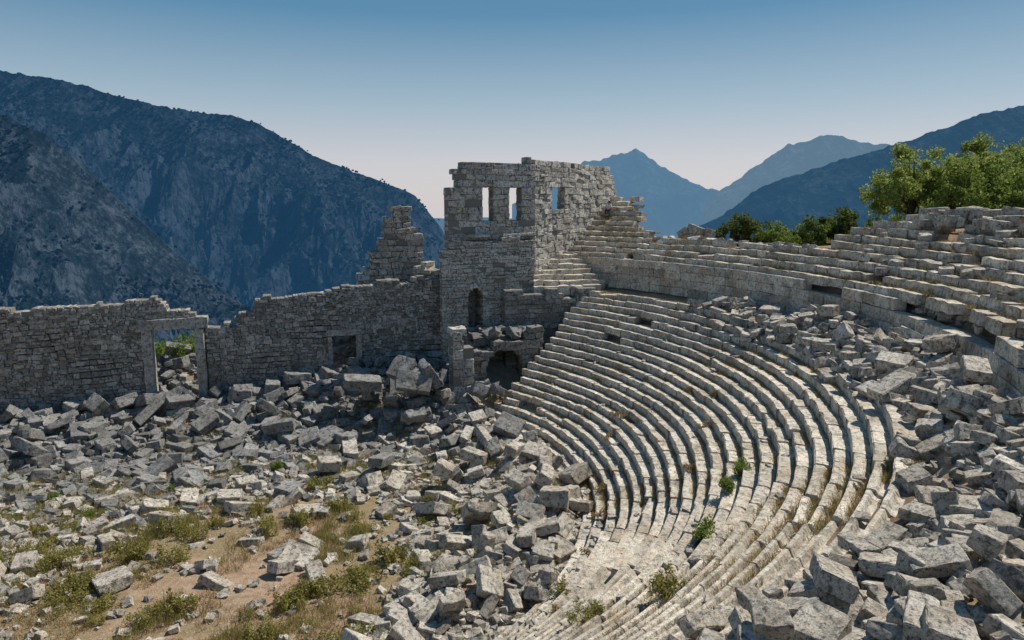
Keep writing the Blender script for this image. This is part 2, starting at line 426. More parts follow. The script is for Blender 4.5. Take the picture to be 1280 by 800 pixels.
o=masonry('lower_wall',TL+FD*.7+np.array([.25,-.6]),CR+np.array([.3,-.75]),-14.3,lambda s:-2.6 if s>.5 else -4,.6,TS,(.2,.36),
   lambda z:hole(z,2.6,.6,-6.7,-9.2),seed=35,mat=TOWM,face=.07,rough=.045,wob=.06,split=.08); par(o,tower)
fn=np.array([.425,-.905])
A=Acc();r=np.random.default_rng(5);s=-.1
while s<7.2:
    l=r.uniform(.7,1.4);P,F,e=block((l/2-.01,.26,.11),.04,(4,3,3));P=P+(vn(P*3+s*9,4)[:,None]-.5)*.09
    c=CR+fn*(.7+r.normal(0,.03))+FD*(s+l/2)
    if r.random()<.7:A.add(np.stack([c[0]+FD[0]*P[:,0]+fn[0]*P[:,1],c[1]+FD[1]*P[:,0]+fn[1]*P[:,1],-2.3+r.normal(0,.02)+P[:,2]],1),F[:,::-1])
    s+=l
o=A.obj('cornice',[TOWM]);par(o,tower)
A=Acc(); lw0=TL+FD*.7+np.array([.25,-.6]); lw1=CR+np.array([.3,-.75]); ld=(lw1-lw0)/np.linalg.norm(lw1-lw0); ln_=np.array([-ld[1],ld[0]])
for k in range(7):
    an=math.pi*(k+.5)/7; P,F,e=block((.15,.2,.19),.03,(3,3,3)); P=P+(vn(P*3+k*3.,4)[:,None]-.5)*.05
    t=an-math.pi/2; X=2.6+math.cos(an)*.74+(P[:,0]*math.cos(t)-P[:,2]*math.sin(t)); Z=-6.7+math.sin(an)*.74+(P[:,0]*math.sin(t)+P[:,2]*math.cos(t))
    A.add(np.stack([lw0[0]+ld[0]*X+ln_[0]*(P[:,1]-.2),lw0[1]+ld[1]*X+ln_[1]*(P[:,1]-.2),Z],1),F)
o=A.obj('opening_arch',[TOWM]);par(o,tower)
endw=empty('terrace_end_wall',(3,51.5,-14),"shadowed ashlar end wall of the walkway with broad stone steps","stone wall")
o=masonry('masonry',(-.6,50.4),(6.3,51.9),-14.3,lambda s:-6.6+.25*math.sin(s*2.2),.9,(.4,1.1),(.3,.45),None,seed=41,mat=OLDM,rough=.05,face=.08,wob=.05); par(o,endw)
for k in range(7):
    P0=np.array((1.6,51.8+.68*k));P1=np.array((6.4+.2*k,52.9+.68*k)); s=0
    A=Acc();L=np.linalg.norm(P1-P0);d=(P1-P0)/L;nr=np.array([-d[1],d[0]])
    while s<L:
        l=rng.uniform(.7,1.6);P,F,e=block((l/2-.02,.42,.4),.05,(4,3,3));P=P+(vn(P*3+s*9+k,4)[:,None]-.5)*.12;P=P@rotm((rng.normal(0,.03),rng.normal(0,.03),rng.normal(0,.05))).T
        c=P0+d*(s+l/2);A.add(np.stack([c[0]+d[0]*P[:,0]+nr[0]*P[:,1],c[1]+d[1]*P[:,0]+nr[1]*P[:,1],-6.6+.36*k+rng.normal(0,.03)+P[:,2]],1),F);s+=l
    o=A.obj('step',[SEAT]); par(o,endw)
# vaulted passage
vault=empty('vaulted_passage',(-1.0,47.6,-14),"half-buried ruined stone side entrance with dark arched opening","archway")
SPZ=-11.45;AC=2.3
def arch(z): 
    r_=1.4; hw=r_ if z<SPZ else (math.sqrt(max(0,r_*r_-(z-SPZ)**2)))
    return [(AC-hw,AC+hw)] if hw>.05 and z<SPZ+r_ else []
V0=np.array([-2.8,46.97]);V1=np.array([2.1,48.6])
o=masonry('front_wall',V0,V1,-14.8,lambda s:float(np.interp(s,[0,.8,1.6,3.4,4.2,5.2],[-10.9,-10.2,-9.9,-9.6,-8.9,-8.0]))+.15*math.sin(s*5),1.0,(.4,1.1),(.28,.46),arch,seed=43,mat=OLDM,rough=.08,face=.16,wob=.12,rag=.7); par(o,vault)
A=Acc(); d=(V1-V0)/np.linalg.norm(V1-V0); nr=np.array([-d[1],d[0]])
for k in range(10):
    if k in (8,): continue
    an=math.pi*(k+.5)/10; P,F,e=block((.22,.5,.25),.03,(3,3,3)); P=P+(vn(P*3+k*3.,4)[:,None]-.5)*.16
    lx=P[:,0]; lz=P[:,2]; t=an-math.pi/2
    X=AC+math.cos(an)*1.6+(lx*math.cos(t)-lz*math.sin(t)); Z=SPZ+math.sin(an)*1.6+(lx*math.sin(t)+lz*math.cos(t))
    A.add(np.stack([V0[0]+d[0]*X+nr[0]*(P[:,1]-.0),V0[1]+d[1]*X+nr[1]*(P[:,1]-.0),Z],1),F)
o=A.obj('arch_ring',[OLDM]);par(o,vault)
c=(V0+V1)/2+nr*2.0; vc=c.copy();vd=d.copy();vnr=nr.copy()
P,F,e=block((2.3,1.6,.3),.05,(14,10,3)); P=P+(fbm(P*1.2,3,4)[:,None]-.5)*np.array([.5,.4,.7])
o=mk('vault_roof',np.stack([c[0]+d[0]*P[:,0]+nr[0]*P[:,1],c[1]+d[1]*P[:,0]+nr[1]*P[:,1],-9.6+P[:,2]],1),F,[RUBD]);par(o,vault)
for q0,n_ in ((V0+d*.45,'side_wall'),(V0+d*4.2,'side_wall')):
    o=masonry(n_,q0+nr*.5,q0+nr*3.4,-14.6,lambda s:-9.7,.5,(.6,1.1),(.35,.45),None,seed=44,mat=OLDM); par(o,vault)
o=masonry('added_rear_wall',V0+nr*3.4,V1+nr*3.2,-14.6,lambda s:-9.4,.5,(.6,1.1),(.35,.45),None,seed=45,mat=OLDM); par(o,vault)  # added to close off the passage so the opening reads dark
gate=empty('gate_pier',(-2.8,45.2,-14),"tall narrow broken pier of stacked ashlar blocks beside the archway","stone pier")
o=masonry('masonry',(-4.1,44.8),(-2.75,45.3),-14.6,lambda s:-8.6 if s<.8 else -9.5,1.3,(.6,.9),(.5,.7),None,seed=46,mat=TOWM,face=.14,rough=.07,rag=.3); par(o,gate)
o=slab('capital',(-4.15,44.75),(-3.2,45.1),-8.62,-8.15,1.2,mat=TOWM,seed=77,amp=.1); par(o,gate)
# ---------------------------------------------------------------- fallen blocks
dims=[(1.25,.7,.5),(1.0,.75,.5),(.9,.8,.55),(1.6,.62,.45),(.8,.6,.5),(1.1,.95,.4),(1.35,.55,.48),(.8,.7,.6),(1.0,.5,.42),(1.45,.8,.42)]
def rockverts(dm,n,seed):
    r=np.random.default_rng(seed); h=np.array(dm)/2
    P,F,e=block(h,.03,n)
    for k in range(r.integers(2,5)):
        nrm=r.normal(size=3);nrm/=np.linalg.norm(nrm)
        sup=np.abs(nrm)@h; d_=sup*r.uniform(.74,.93)
        ex=np.maximum(P@nrm-d_,0); P=P-ex[:,None]*nrm
    P=P*(1+ (P[:,[1,2,0]]/h[[1,2,0]])*r.normal(0,.05,3))
    P=P+(fbm(P*3+seed*3.1,3,seed)[:,None]-.5)*np.array([.08,.08,.06])
    ch=vn(P*6+seed,seed+1); P=P*(1-np.where(e,np.clip(ch-.45,0,1)*.24,0))[:,None]
    return P,F
VM=[];VMD=[];LV=[]
for k in range(20):
    dm=dims[k%10]
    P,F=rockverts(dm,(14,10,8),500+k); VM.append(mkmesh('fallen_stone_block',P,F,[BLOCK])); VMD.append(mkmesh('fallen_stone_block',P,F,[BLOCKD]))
    P,F=rockverts(dm,(5,4,4),500+k); LV.append((P,F))
cand=[]
def scatter(n,boxx,boxy,dens,size,tilt,layer=0.,seed=0,sp=.62):
    r=np.random.default_rng(seed); X=r.uniform(*boxx,n);Y=r.uniform(*boxy,n)
    D=dens(X,Y); keep=r.random(n)<D; X=X[keep];Y=Y[keep]
    Z=ground(X,Y); px=np.empty(0);py=np.empty(0);ps=np.empty(0); cnt=0
    for x,y,z in zip(X,Y,Z):
        s=size(r,x,y)
        if len(px) and np.any((px-x)**2+(py-y)**2<((ps+s)*.5*sp)**2): continue
        px=np.append(px,x);py=np.append(py,y);ps=np.append(ps,s)
        v=int(r.integers(0,20)); t=tilt
        cand.append((x,y,z+layer*s+.16*s+r.uniform(-.05,.08),s,(r.normal(0,t),r.normal(0,t),r.uniform(0,6.283)),v)); cnt+=1
    return cnt
def d_stage(x,y):
    s,w=sw(x,y); R,th=polar(x,y)
    nz=fbm(xy3(x,y,.22),3,12)-.5
    a=(1-sm(w+nz*6,9.5,13.5))*(w>.9)
    lo=9.0+4.2*(1-sm(th,-60,-12))
    b=sm(R+nz*5,lo,lo+2)*(1-sm(R,Rl-.3,Rl+.5))*sm(th,-95,-75)
    op=1-sm(np.hypot((x+11.5)*.85,y-24.8)+nz*7,6,8.5)
    d=np.maximum(np.maximum(a,b),.42)*(1-op*.93*(1-b))
    d=np.where((R>Rl+.6)&(th<46)&(th>-170),0,d)
    d=np.where((R>Rl+.1)&(th<theta_end(R)),0,d)
    d=np.where((w<.9)|((x>-3.2)&(y>46.5)),0,d)
    back=(w<-1.2)&(w>-9)&((np.abs(s-22)<3)|(np.abs(s-10.7)<3.5)); d=np.where(back,1,d)
    return d
def szA(r,x,y):
    s,w=sw(x,y); f=1.22-.42*min(1,max(0,(w-3)/9))
    return float(np.clip(r.lognormal(-.48,.5),.25,1.6))*f
n1_=scatter(19000,(-36,7),(13,60),d_stage,szA,.26,0,1,sp=.58)
hm=lambda x,y:d_stage(x,y)*np.clip(heap_stage(x,y)*1.1,0,1)
n2_=scatter(4600,(-36,7),(13,60),hm,lambda r,x,y:float(np.clip(r.lognormal(-.15,.38),.4,1.4)),.42,.4,2,sp=.92)
def d_dia(x,y):
    R,th=polar(x,y); nz=fbm(xy3(x,y,.3),3,14)-.5
    lo_=28.3-.5*(1-sm(th,-50,-30))-1.0*sm(th,-18,-4)*(1-sm(th,8,15))
    hi_=31.6+.7*(1-sm(th,2,10))*sm(th,-30,-14)+7.0*(1-sm(th,-34,-25))
    d=sm(R+nz*3.,lo_-.2,lo_+.6)*(1-sm(R+nz*2.6,hi_,hi_+.8))
    d=d*(1-sm(th,11,18)*.95)*(1-sm(th,26,30))*sm(th,-95,-85)
    d=np.maximum(d,np.exp(-((R-29.6)/1.1)**2-((th-19.5)/3.4)**2))
    return np.where(np.hypot(x,y)<2.6,0,d)
def szB(r,x,y):
    d_=math.hypot(x,y); k=.42+.34*min(1,max(0,(d_-6)/14))
    return float(np.clip(r.lognormal(-.26,.38),.35,1.25))*k
def gseat(x,y):
    R,th=polar(x,y)
    return np.where((R<28.6)&(R>Rl),zl+hl*np.floor((R-Rl)/dl),-99)
_g=ground
def ground2(x,y): return np.maximum(_g(x,y),np.where(polar(x,y)[1]<45,gseat(x,y)-.05,-99))
ground=ground2
n3_=scatter(24000,(-12,20),(-6,50),d_dia,szB,.24,0,3,sp=.6)
n4_=scatter(3600,(-4,20),(3,46),lambda x,y:d_dia(x,y)*.75*(d_dia(x,y)>.4),lambda r,x,y:szB(r,x,y)*1.05,.36,.42,4,sp=1.08)
ground=_g
for k in range(40):
    r_=rng.uniform(36.8,38.8);t_=rng.uniform(-12,13)
    x=CX+r_*math.cos(rad(t_));y=CY+r_*math.sin(rad(t_))
    cand.append((x,y,zu+hu*min(nrows(t_),(r_-Ru)/du+.6)+.14,rng.uniform(.7,1.35),(rng.normal(0,.1),rng.normal(0,.1),rng.uniform(0,6.28)),int(rng.choice([3,5,9,13,15,19]))))
for k in range(42):
    kk=int(rng.integers(0,9));t_=rng.uniform(-24,16);r_=Ru+du*(kk+.5)
    x=CX+r_*math.cos(rad(t_));y=CY+r_*math.sin(rad(t_))
    if kk<nrows(t_): cand.append((x,y,zu+hu*(kk+1)+.12,rng.uniform(.3,.75),(rng.normal(0,.2),rng.normal(0,.2),rng.uniform(0,6.28)),int(rng.integers(0,20))))
for k in range(34):
    t_=rng.uniform(18,50);n_=nrows(t_);r_=Ru+du*(n_-.3)
    x=CX+r_*math.cos(rad(t_));y=CY+r_*math.sin(rad(t_))
    cand.append((x,y,zu+hu*(n_-.6)+.22,rng.uniform(.35,.8),(rng.normal(0,.2),rng.normal(0,.2),rng.uniform(0,6.28)),int(rng.integers(0,20))))
for k in range(34):
    a_,b_=rng.uniform(-1.6,2.3),rng.uniform(-1.8,1.4)
    cand.append((vc[0]+vd[0]*a_+vnr[0]*b_,vc[1]+vd[1]*a_+vnr[1]*b_,-9.3+rng.uniform(0,.3),rng.uniform(.4,1.0),(rng.normal(0,.3),rng.normal(0,.3),rng.uniform(0,6.28)),int(rng.integers(0,20))))
for k in range(110):
    t_=rng.uniform(-70,38);kk=int(rng.integers(0,NL-1)) if k%3 else int(rng.integers(0,3));r_=Rl+dl*(kk+.5)
    x=CX+r_*math.cos(rad(t_));y=CY+r_*math.sin(rad(t_))
    cand.append((x,y,zl+hl*kk+.0,rng.uniform(.15,.36),(rng.normal(0,.2),rng.normal(0,.2),rng.uniform(0,6.28)),int(rng.integers(0,20))))
man=[
 (12.6,18.0,-5.6,1.15,(.15,.5,.6),3,"large dark slab leaning on the rubble heap"),
 (14.3,20.5,-5.0,.85,(.1,-.2,1.1),9,"long pale slab lying on the rubble heap"),
 (6.9,10.6,-5.95,.66,(.1,.1,.3),1,"cubic grey stone block with chipped edges"),
 (5.7,8.1,-5.55,.66,(.12,.14,-.4),2,"large square stone block with flat top"),
 (7.9,10.6,-5.55,.64,(.3,.1,.8),7,"large square stone block tilted on the heap"),
 (4.6,9.0,-6.35,.6,(.05,.1,.2),5,"flat grey slab with worn surface"),
 (-5.4,43.6,-11.0,1.6,(.2,1.0,.6),5,"pale broken slab leaning against the pier"),
 (-6.3,42.6,-11.3,1.6,(1.0,.2,.2),9,"pale broken slab leaning against the pier"),
 (-7.4,44.6,-10.9,1.5,(.2,-.7,1.),5,"large dark slab leaning on rubble"),
 (-9.8,43.6,-11.6,1.7,(.1,.12,.3),9,"broad flat slab lying on rubble"),
 (-2.2,43.9,-12.2,1.3,(.5,.4,1.9),2,"large broken block half buried before the archway"),
 (-.9,44.6,-12.4,1.1,(.2,.5,.9),0,"squared block tumbled before the archway"),
 (-7.3,36.5,-14.2,1.2,(.1,.2,1.3),3,"long upright pale block on the rubble field"),
 (-10.2,36.2,-14.3,1.2,(.1,.1,.5),1,"cubic dark grey stone block"),
 (-3.6,34.2,-13.8,1.2,(.5,.1,1.5),2,"large cubic block tilted on rubble"),
 (14.7,54.9,-2.1,1.3,(.2,.3,.4),2,"weathered boulder on the outer crest"),
 (15.6,54.4,-2.3,1.1,(.3,.1,1.4),7,"weathered boulder on the outer crest"),
 (13.9,55.4,-2.3,1.0,(.3,.5,2.4),1,"weathered boulder on the outer crest"),
]
def isdark(x,y,z): return z<-8 and (sw(x,y)[1]<12.5+4*math.sin(x*1.7+y*2.3)-.22*max(0,sw(x,y)[0]-20))  # picks the darker stone copy near the stage wall, painting its shade
def bobj(x,y,z,s,e,v,lab,grp="fallen theatre blocks"):
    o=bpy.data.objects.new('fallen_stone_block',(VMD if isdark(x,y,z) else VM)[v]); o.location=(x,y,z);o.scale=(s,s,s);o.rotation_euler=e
    COL.objects.link(o);o["label"]=lab;o["category"]="stone block";o["group"]=grp
for m in man: bobj(*m)
def app(c):
    x,y,z,s=c[:4]; d=math.sqrt(x*x+y*y+z*z)
    if y<1: return 0
    u=x/y; v=z/y
    if abs(u)>.74 or v<-.68 : return 0
    return s/d
cand.sort(key=app,reverse=True)
for c in cand[:280]:
    x,y,z,s,e,v=c
    R_,th_=polar(x,y)
    big="large " if s>1.1 else ("small " if s<.55 else "")
    shape={3:"long",9:"flat",5:"flat"}.get(v%10,"squared")
    where="fallen on the orchestra rubble" if R_<18.5 or z<-9 else ("on the crest of the seating" if R_>36 and th_>-15 else "in the rubble across the walkway")
    bobj(x,y,z,s,e,v,f"{big}{shape} grey limestone block {where}")
A=Acc()
for c in cand[280:]:
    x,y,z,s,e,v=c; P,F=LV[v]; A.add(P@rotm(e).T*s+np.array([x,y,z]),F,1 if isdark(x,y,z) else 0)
def small(n,bx,by,dens,seed,lo=.1,hi=.36):
    r=np.random.default_rng(seed);X=r.uniform(*bx,n);Y=r.uniform(*by,n);k=r.random(n)<dens(X,Y);X=X[k];Y=Y[k];Z=ground(X,Y)
    I,F=template((2,2,2))
    for x,y,z in zip(X,Y,Z):
        s=r.uniform(lo,hi); P=(I-1.)*.5*s*np.array([1.2,.9,.7]); P=P+r.normal(0,.09*s,P.shape)
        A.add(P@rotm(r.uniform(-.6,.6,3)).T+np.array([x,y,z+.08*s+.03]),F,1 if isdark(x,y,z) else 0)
small(22000,(-34,7),(13,60),lambda x,y:np.clip(d_stage(x,y)*1.2+.06,0,1)*(d_stage(x,y)>0),61)
small(9000,(-6,20),(2,48),lambda x,y:d_dia(x,y)*(polar(x,y)[0]>28.6),62,.08,.3)
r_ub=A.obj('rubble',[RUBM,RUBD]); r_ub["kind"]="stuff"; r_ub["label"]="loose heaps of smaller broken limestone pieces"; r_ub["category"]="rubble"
print('cands',n1_,n2_,n3_,n4_,len(cand))
# ---------------------------------------------------------------- vegetation
def leaves(C,rad3,n,size,r):
    C=np.asarray(C,float)
    k=r.integers(0,len(C),n); u=r.normal(size=(n,3)); u/=np.linalg.norm(u,axis=1,keepdims=True)
    rr_=(r.random(n)**.45)[:,None]
    P=C[k]+u*rr_*np.asarray(rad3)[k]
    a=r.normal(size=(n,3));a/=np.linalg.norm(a,axis=1,keepdims=True)
    b=np.cross(a,r.normal(size=(n,3)));b/=np.linalg.norm(b,axis=1,keepdims=True)
    s=(size*r.uniform(.6,1.4,n))[:,None]
    V=np.stack([P-a*s-b*s*.5,P+a*s-b*s*.5,P+a*s*.7+b*s*.5,P-a*s*.7+b*s*.5],1).reshape(-1,3)
    return V,np.arange(4*n).reshape(-1,4)
def tube(pts,rs,n=7):
    pts=np.asarray(pts,float);V=[];F=[]
    for i,p in enumerate(pts):
        d=pts[min(i+1,len(pts)-1)]-pts[max(i-1,0)];d/=np.linalg.norm(d)
        a=np.cross(d,[.3,.8,.1]);a/=np.linalg.norm(a);b=np.cross(d,a)
        for k in range(n):
            t=2*math.pi*k/n;V.append(p+rs[i]*(math.cos(t)*a+math.sin(t)*b))
    for i in range(len(pts)-1):
        for k in range(n):F.append([i*n+k,i*n+(k+1)%n,(i+1)*n+(k+1)%n,(i+1)*n+k])
    return np.array(V),np.array(F)
def treemesh(seed,h,w,leaf,nl=7000,ls=.11):
    r=np.random.default_rng(seed);A=Acc()
    top=np.array([r.normal(0,.2),r.normal(0,.2),h*.55])
    V,F=tube([(0,0,-.4),(.05,.03,h*.15),top*.6,top,top+np.array([.1,0,h*.25])],[.22,.17,.13,.08,.03]);A.add(V,F)
    C=[top+np.array([0,0,h*.26])];Rd=[(w*.17,w*.17,h*.15)]
    for k in range(18):
        a=k*2.4+r.uniform(-.4,.4);z0=h*r.uniform(.15,.5)
        e=np.array([math.cos(a)*w*r.uniform(.15,.45),math.sin(a)*w*r.uniform(.15,.45),z0+h*r.uniform(.1,.48)])
        s=np.array([0,0,z0]);V,F=tube([s,(s+e)/2+np.array([0,0,-.1]),e],[.08,.055,.02],5);A.add(V,F)
        for q in range(4):
            C.append(e+r.normal(0,.12*w,3)*np.array([1,1,.8]));q_=r.uniform(.05,.13);Rd.append((w*q_,w*q_,h*q_*.75))
    tm=mkmesh('trunk',np.concatenate(A.V),np.concatenate(A.F),[BARK],smooth=True)
    V,F=leaves(C,Rd,nl,ls,r)
    return tm,mkmesh('crown',V,F,[leaf])
TR=[treemesh(1,6.8,5.6,LEAFY,17000,.07),treemesh(2,6.6,6.2,LEAFY,17000,.07),treemesh(3,4.6,3.8,LEAFD,11000,.065),treemesh(4,4.2,4.2,LEAFG,11000,.065)]
def gz1(x,y): return float(ground(np.array([x]),np.array([y]))[0])
def tree(x,y,k,s,lab,z=None):
    z=gz1(x,y) if z is None else z
    e=empty('tree',(x,y,z),lab,'tree');e["group"]="trees behind the seating crest"
    for n_,m in zip(('trunk','crown'),TR[k]):
        o=bpy.data.objects.new(n_,m);COL.objects.link(o);o.parent=e
    e.scale=(s,s,s);e.rotation_euler=(0,0,random.uniform(0,6))
for x,y,k,s in ((30.8,53,0,1.15),(34.0,56,1,1.27),(37.6,55,0,1.25),(41,56,1,1.35),(34.8,49.5,3,1.25),(39,50,1,1.05),(45,58,0,1.4),(37,47,3,1.1),(32.5,51,3,1.1)):
    tree(x,y,k,s,"broad yellow-green leafy tree behind the stone crest")
for x,y,k,s in ((20.4,61,2,1.15),(22.6,60,3,1.0),(24.8,61,3,1.1),(26.6,61,3,1.2),(28.8,60.5,2,1.7),(30.4,61,2,1.25)):
    tree(x,y,k,s,"small dense dark green tree below the outer crest" if k==2 else "small bright green tree below the outer crest")
def shrubmesh(seed,leaf,w,h,n,ls,nc=14,sp=.45,r0=.06,r1=.17):
    r=np.random.default_rng(seed);C=[];Rd=[]
    for k in range(nc):
        a=r.uniform(0,6.28);q=r.uniform(0,sp)*w;C.append((math.cos(a)*q,math.sin(a)*q,h*r.uniform(.05,.6)));s=r.uniform(r0,r1)*w;Rd.append((s,s,h*r.uniform(.2,.5)))
    V,F=leaves(C,Rd,n,ls,r);return mkmesh('shrub',V,F,[leaf])
SH={'o':[shrubmesh(11,LEAFO,1.7,1.,1700,.04,20),shrubmesh(12,LEAFO,2.1,.8,1700,.04,22),shrubmesh(16,LEAFO,1.6,1.1,1200,.035,18),shrubmesh(17,LEAFO,2.4,.7,1700,.035,26)],
 'g':[shrubmesh(13,LEAFG,1.3,.8,2600,.035,14,.28,.14,.24),shrubmesh(14,LEAFG,1.5,.7,2600,.035,14,.28,.14,.24)],'d':[shrubmesh(15,STRAW,1.3,.6,900,.035)]}
def shrub(x,y,kind,s,lab,sc=(1,1,1),rz=None,z=None):
    m=random.choice(SH[kind]);o=bpy.data.objects.new('shrub',m);COL.objects.link(o)
    o.location=(x,y,(gz1(x,y) if z is None else z)-.02);o.scale=(s*sc[0],s*sc[1],s*sc[2]);o.rotation_euler=(0,0,random.uniform(0,6) if rz is None else rz)
    o["label"]=lab;o["category"]="bush";o["group"]="shrubs growing in the ruins"
def szat(x,y):
    R,_=polar(x,y);return zl+hl*math.floor((R-Rl)/dl)
for x,y,s,sc in ((6.0,19.8,.95,(.8,1.5,.8)),(8.5,23.9,.8,(1,1,1)),(7.6,22.7,.7,(.8,1.3,.9))):
    R,t=polar(x,y);shrub(x,y,'g',s,"bright green bush growing between worn seat rows",sc,rad(float(t)),szat(x,y)+.05)
for x,y,s,k in ((3.8,15.6,.7,'o'),(1.8,22.2,.7,'o'),(2.1,16.8,.6,'o'),(9.5,35,.7,'d'),(10.2,33,.6,'d'),(6.0,37,.7,'d'),(4.4,31.5,.7,'d'),(7.5,27.2,.6,'d'),(1.4,20.0,.5,'d'),(3.9,28.4,.6,'d'),(8,39,.6,'d'),(5.2,35.6,.6,'d'),(9.0,30.5,.6,'d'),(3.0,25.2,.5,'d')):
    shrub(x,y,k,s,"dry brown shrub growing between worn seat rows" if k=='d' else "pale grey-green tuft growing on worn seats",z=szat(x,y)+.02)
sh=[(-14.2,27,1.15),(-18.7,27,1.1),(-15.6,29.7,1.),(-10.0,30.3,1.),(-6.2,25,1.2),(-13.3,22.4,.9),(-16.9,23.5,.9),(-5.2,26.8,1.),(-12.3,31.3,.8),(-17.0,25.2,.9),(-20.5,29.8,.9),(-8.4,23.5,.8),(-6.9,29.5,.8),(-21.5,26.2,.9),(-7.6,31.,.7)]
rs=np.random.default_rng(321)
for k in range(60):
    a=rs.uniform(0,6.28);q=rs.uniform(3.,11.5);sh.append((-12.8+q*math.cos(a)*1.25,26+q*math.sin(a)*.85,rs.uniform(.35,1.0)))
for x,y,s in sh:
    if polar(x,y)[0]<15.5: shrub(x,y,'o',s,"low olive-green bush in the dry orchestra floor",(1,1,rs.uniform(.8,1.3)))
for x,y,s in ((-13.4,37,.8),(-20.5,31,.7),(-23.5,33,.7),(-16.5,37.5,.6),(-18,34.2,.5),(-10.5,34.8,.5)):
    shrub(x,y,'g',s,"small green bush among fallen stones")
for s_,of,k in ((9.6,7,2.4),(11.0,7.5,2.6),(12.4,8,2.6),(10.3,10.0,3.4),(13.2,9.5,3.2),(8.6,9,3),(11.5,5.2,1.2),(10.2,4.6,1.3)):
    p=wpt(s_,of);shrub(p[0],p[1],'g',k,"green bush seen through the ruined doorway",(1,1,1.3),z=gz1(p[0],p[1])+.3)
def grass(name,X,Y,Z,mat,nb,h,seed,lab,sp=.11):
    r=np.random.default_rng(seed);n=len(X);k=np.repeat(np.arange(n),nb);m=len(k)
    B=np.stack([X[k],Y[k],Z[k]],1)+np.concatenate([r.normal(0,sp,(m,2)),np.full((m,1),-.03)],1)
    a=r.uniform(0,6.283,m);w=np.stack([np.cos(a),np.sin(a),np.zeros(m)],1)*.011
    T=B+np.stack([r.normal(0,.09,m),r.normal(0,.09,m),h*r.uniform(.4,1.2,m)],1)
    V=np.stack([B-w,B+w,T+w*.3,T-w*.3],1).reshape(-1,3)
    o=mk(name,V,np.arange(4*m).reshape(-1,4),[mat]);o["kind"]="stuff";o["label"]=lab;o["category"]="grass"
r=np.random.default_rng(90)
X=r.uniform(-32,5,14000);Y=r.uniform(14,46,14000);R_,t_=polar(X,Y)
nz=fbm(xy3(X,Y,.35),3,33);k=(nz>.48)&((R_<17)|((t_>46)))&(((X-WA[0])*WN[0]+(Y-WA[1])*WN[1])<-1)
X=X[k];Y=Y[k];grass('dry_grass',X,Y,ground(X,Y),STRAW,16,.28,1,"dry straw-coloured grass tufts on the orchestra floor",.14)
k=fbm(xy3(X,Y,.5),3,35)>.49;grass('green_grass',X[k]+.2,Y[k],ground(X[k]+.2,Y[k]),LEAFO,26,.36,4,"olive-green grass tufts on the orchestra floor",.16)
n=12000;kk=r.integers(0,NL,n);t_=r.uniform(-70,44,n)
off=np.array([chan(a)[0] for a in t_]);R_=Rl+dl*kk+off+(dl-off)*r.uniform(.2,1,n)
p=fbm(np.stack([R_*.35,t_*.09,t_*0],1),3,44);k=p>.45
X=CX+R_*np.cos(np.radians(t_));Y=CY+R_*np.sin(np.radians(t_));Z=zl+hl*kk-.09
kk2=r.integers(0,9,2600);t2=r.uniform(-20,54,2600);R2=Ru+du*(kk2+.88);ok=np.array([a<nrows(b)-1 for a,b in zip(kk2,t2)])
X=np.concatenate([X[k],(CX+R2*np.cos(np.radians(t2)))[ok]]);Y=np.concatenate([Y[k],(CY+R2*np.sin(np.radians(t2)))[ok]]);Z=np.concatenate([Z[k],(zu+hu*(kk2+1)-.05)[ok]])
grass('dry_grass',X,Y,Z,STRAW,14,.19,2,"dry brown grass growing in joints between the seat rows",.08)
k=r.random(len(X))<.13;grass('green_grass',X[k],Y[k],Z[k],LEAFO,20,.2,6,"olive grass growing in joints between the seat rows",.1)
# ---------------------------------------------------------------- mountains
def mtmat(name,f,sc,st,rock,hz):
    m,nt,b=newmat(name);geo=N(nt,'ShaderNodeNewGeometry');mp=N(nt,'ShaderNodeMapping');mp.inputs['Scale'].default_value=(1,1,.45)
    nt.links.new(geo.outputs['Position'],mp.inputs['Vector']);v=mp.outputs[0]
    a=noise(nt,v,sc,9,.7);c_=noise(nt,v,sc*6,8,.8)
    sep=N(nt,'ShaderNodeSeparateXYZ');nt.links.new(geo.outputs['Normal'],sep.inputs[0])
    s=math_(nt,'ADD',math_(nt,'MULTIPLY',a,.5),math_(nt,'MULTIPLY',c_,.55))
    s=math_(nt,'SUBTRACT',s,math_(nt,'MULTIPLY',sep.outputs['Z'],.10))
    col=ramp(nt,s,[(.38,(.008,.020,.028)),(.46,(.03,.05,.065)),(.55,rock)])  # bluish rock and scrub tones carry painted haze, with the emission below
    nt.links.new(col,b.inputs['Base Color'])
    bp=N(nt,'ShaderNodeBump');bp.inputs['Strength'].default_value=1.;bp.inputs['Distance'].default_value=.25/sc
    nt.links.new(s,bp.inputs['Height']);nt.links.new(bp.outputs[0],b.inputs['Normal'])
    haze(nt,b.outputs[0],f,hz,st);return m
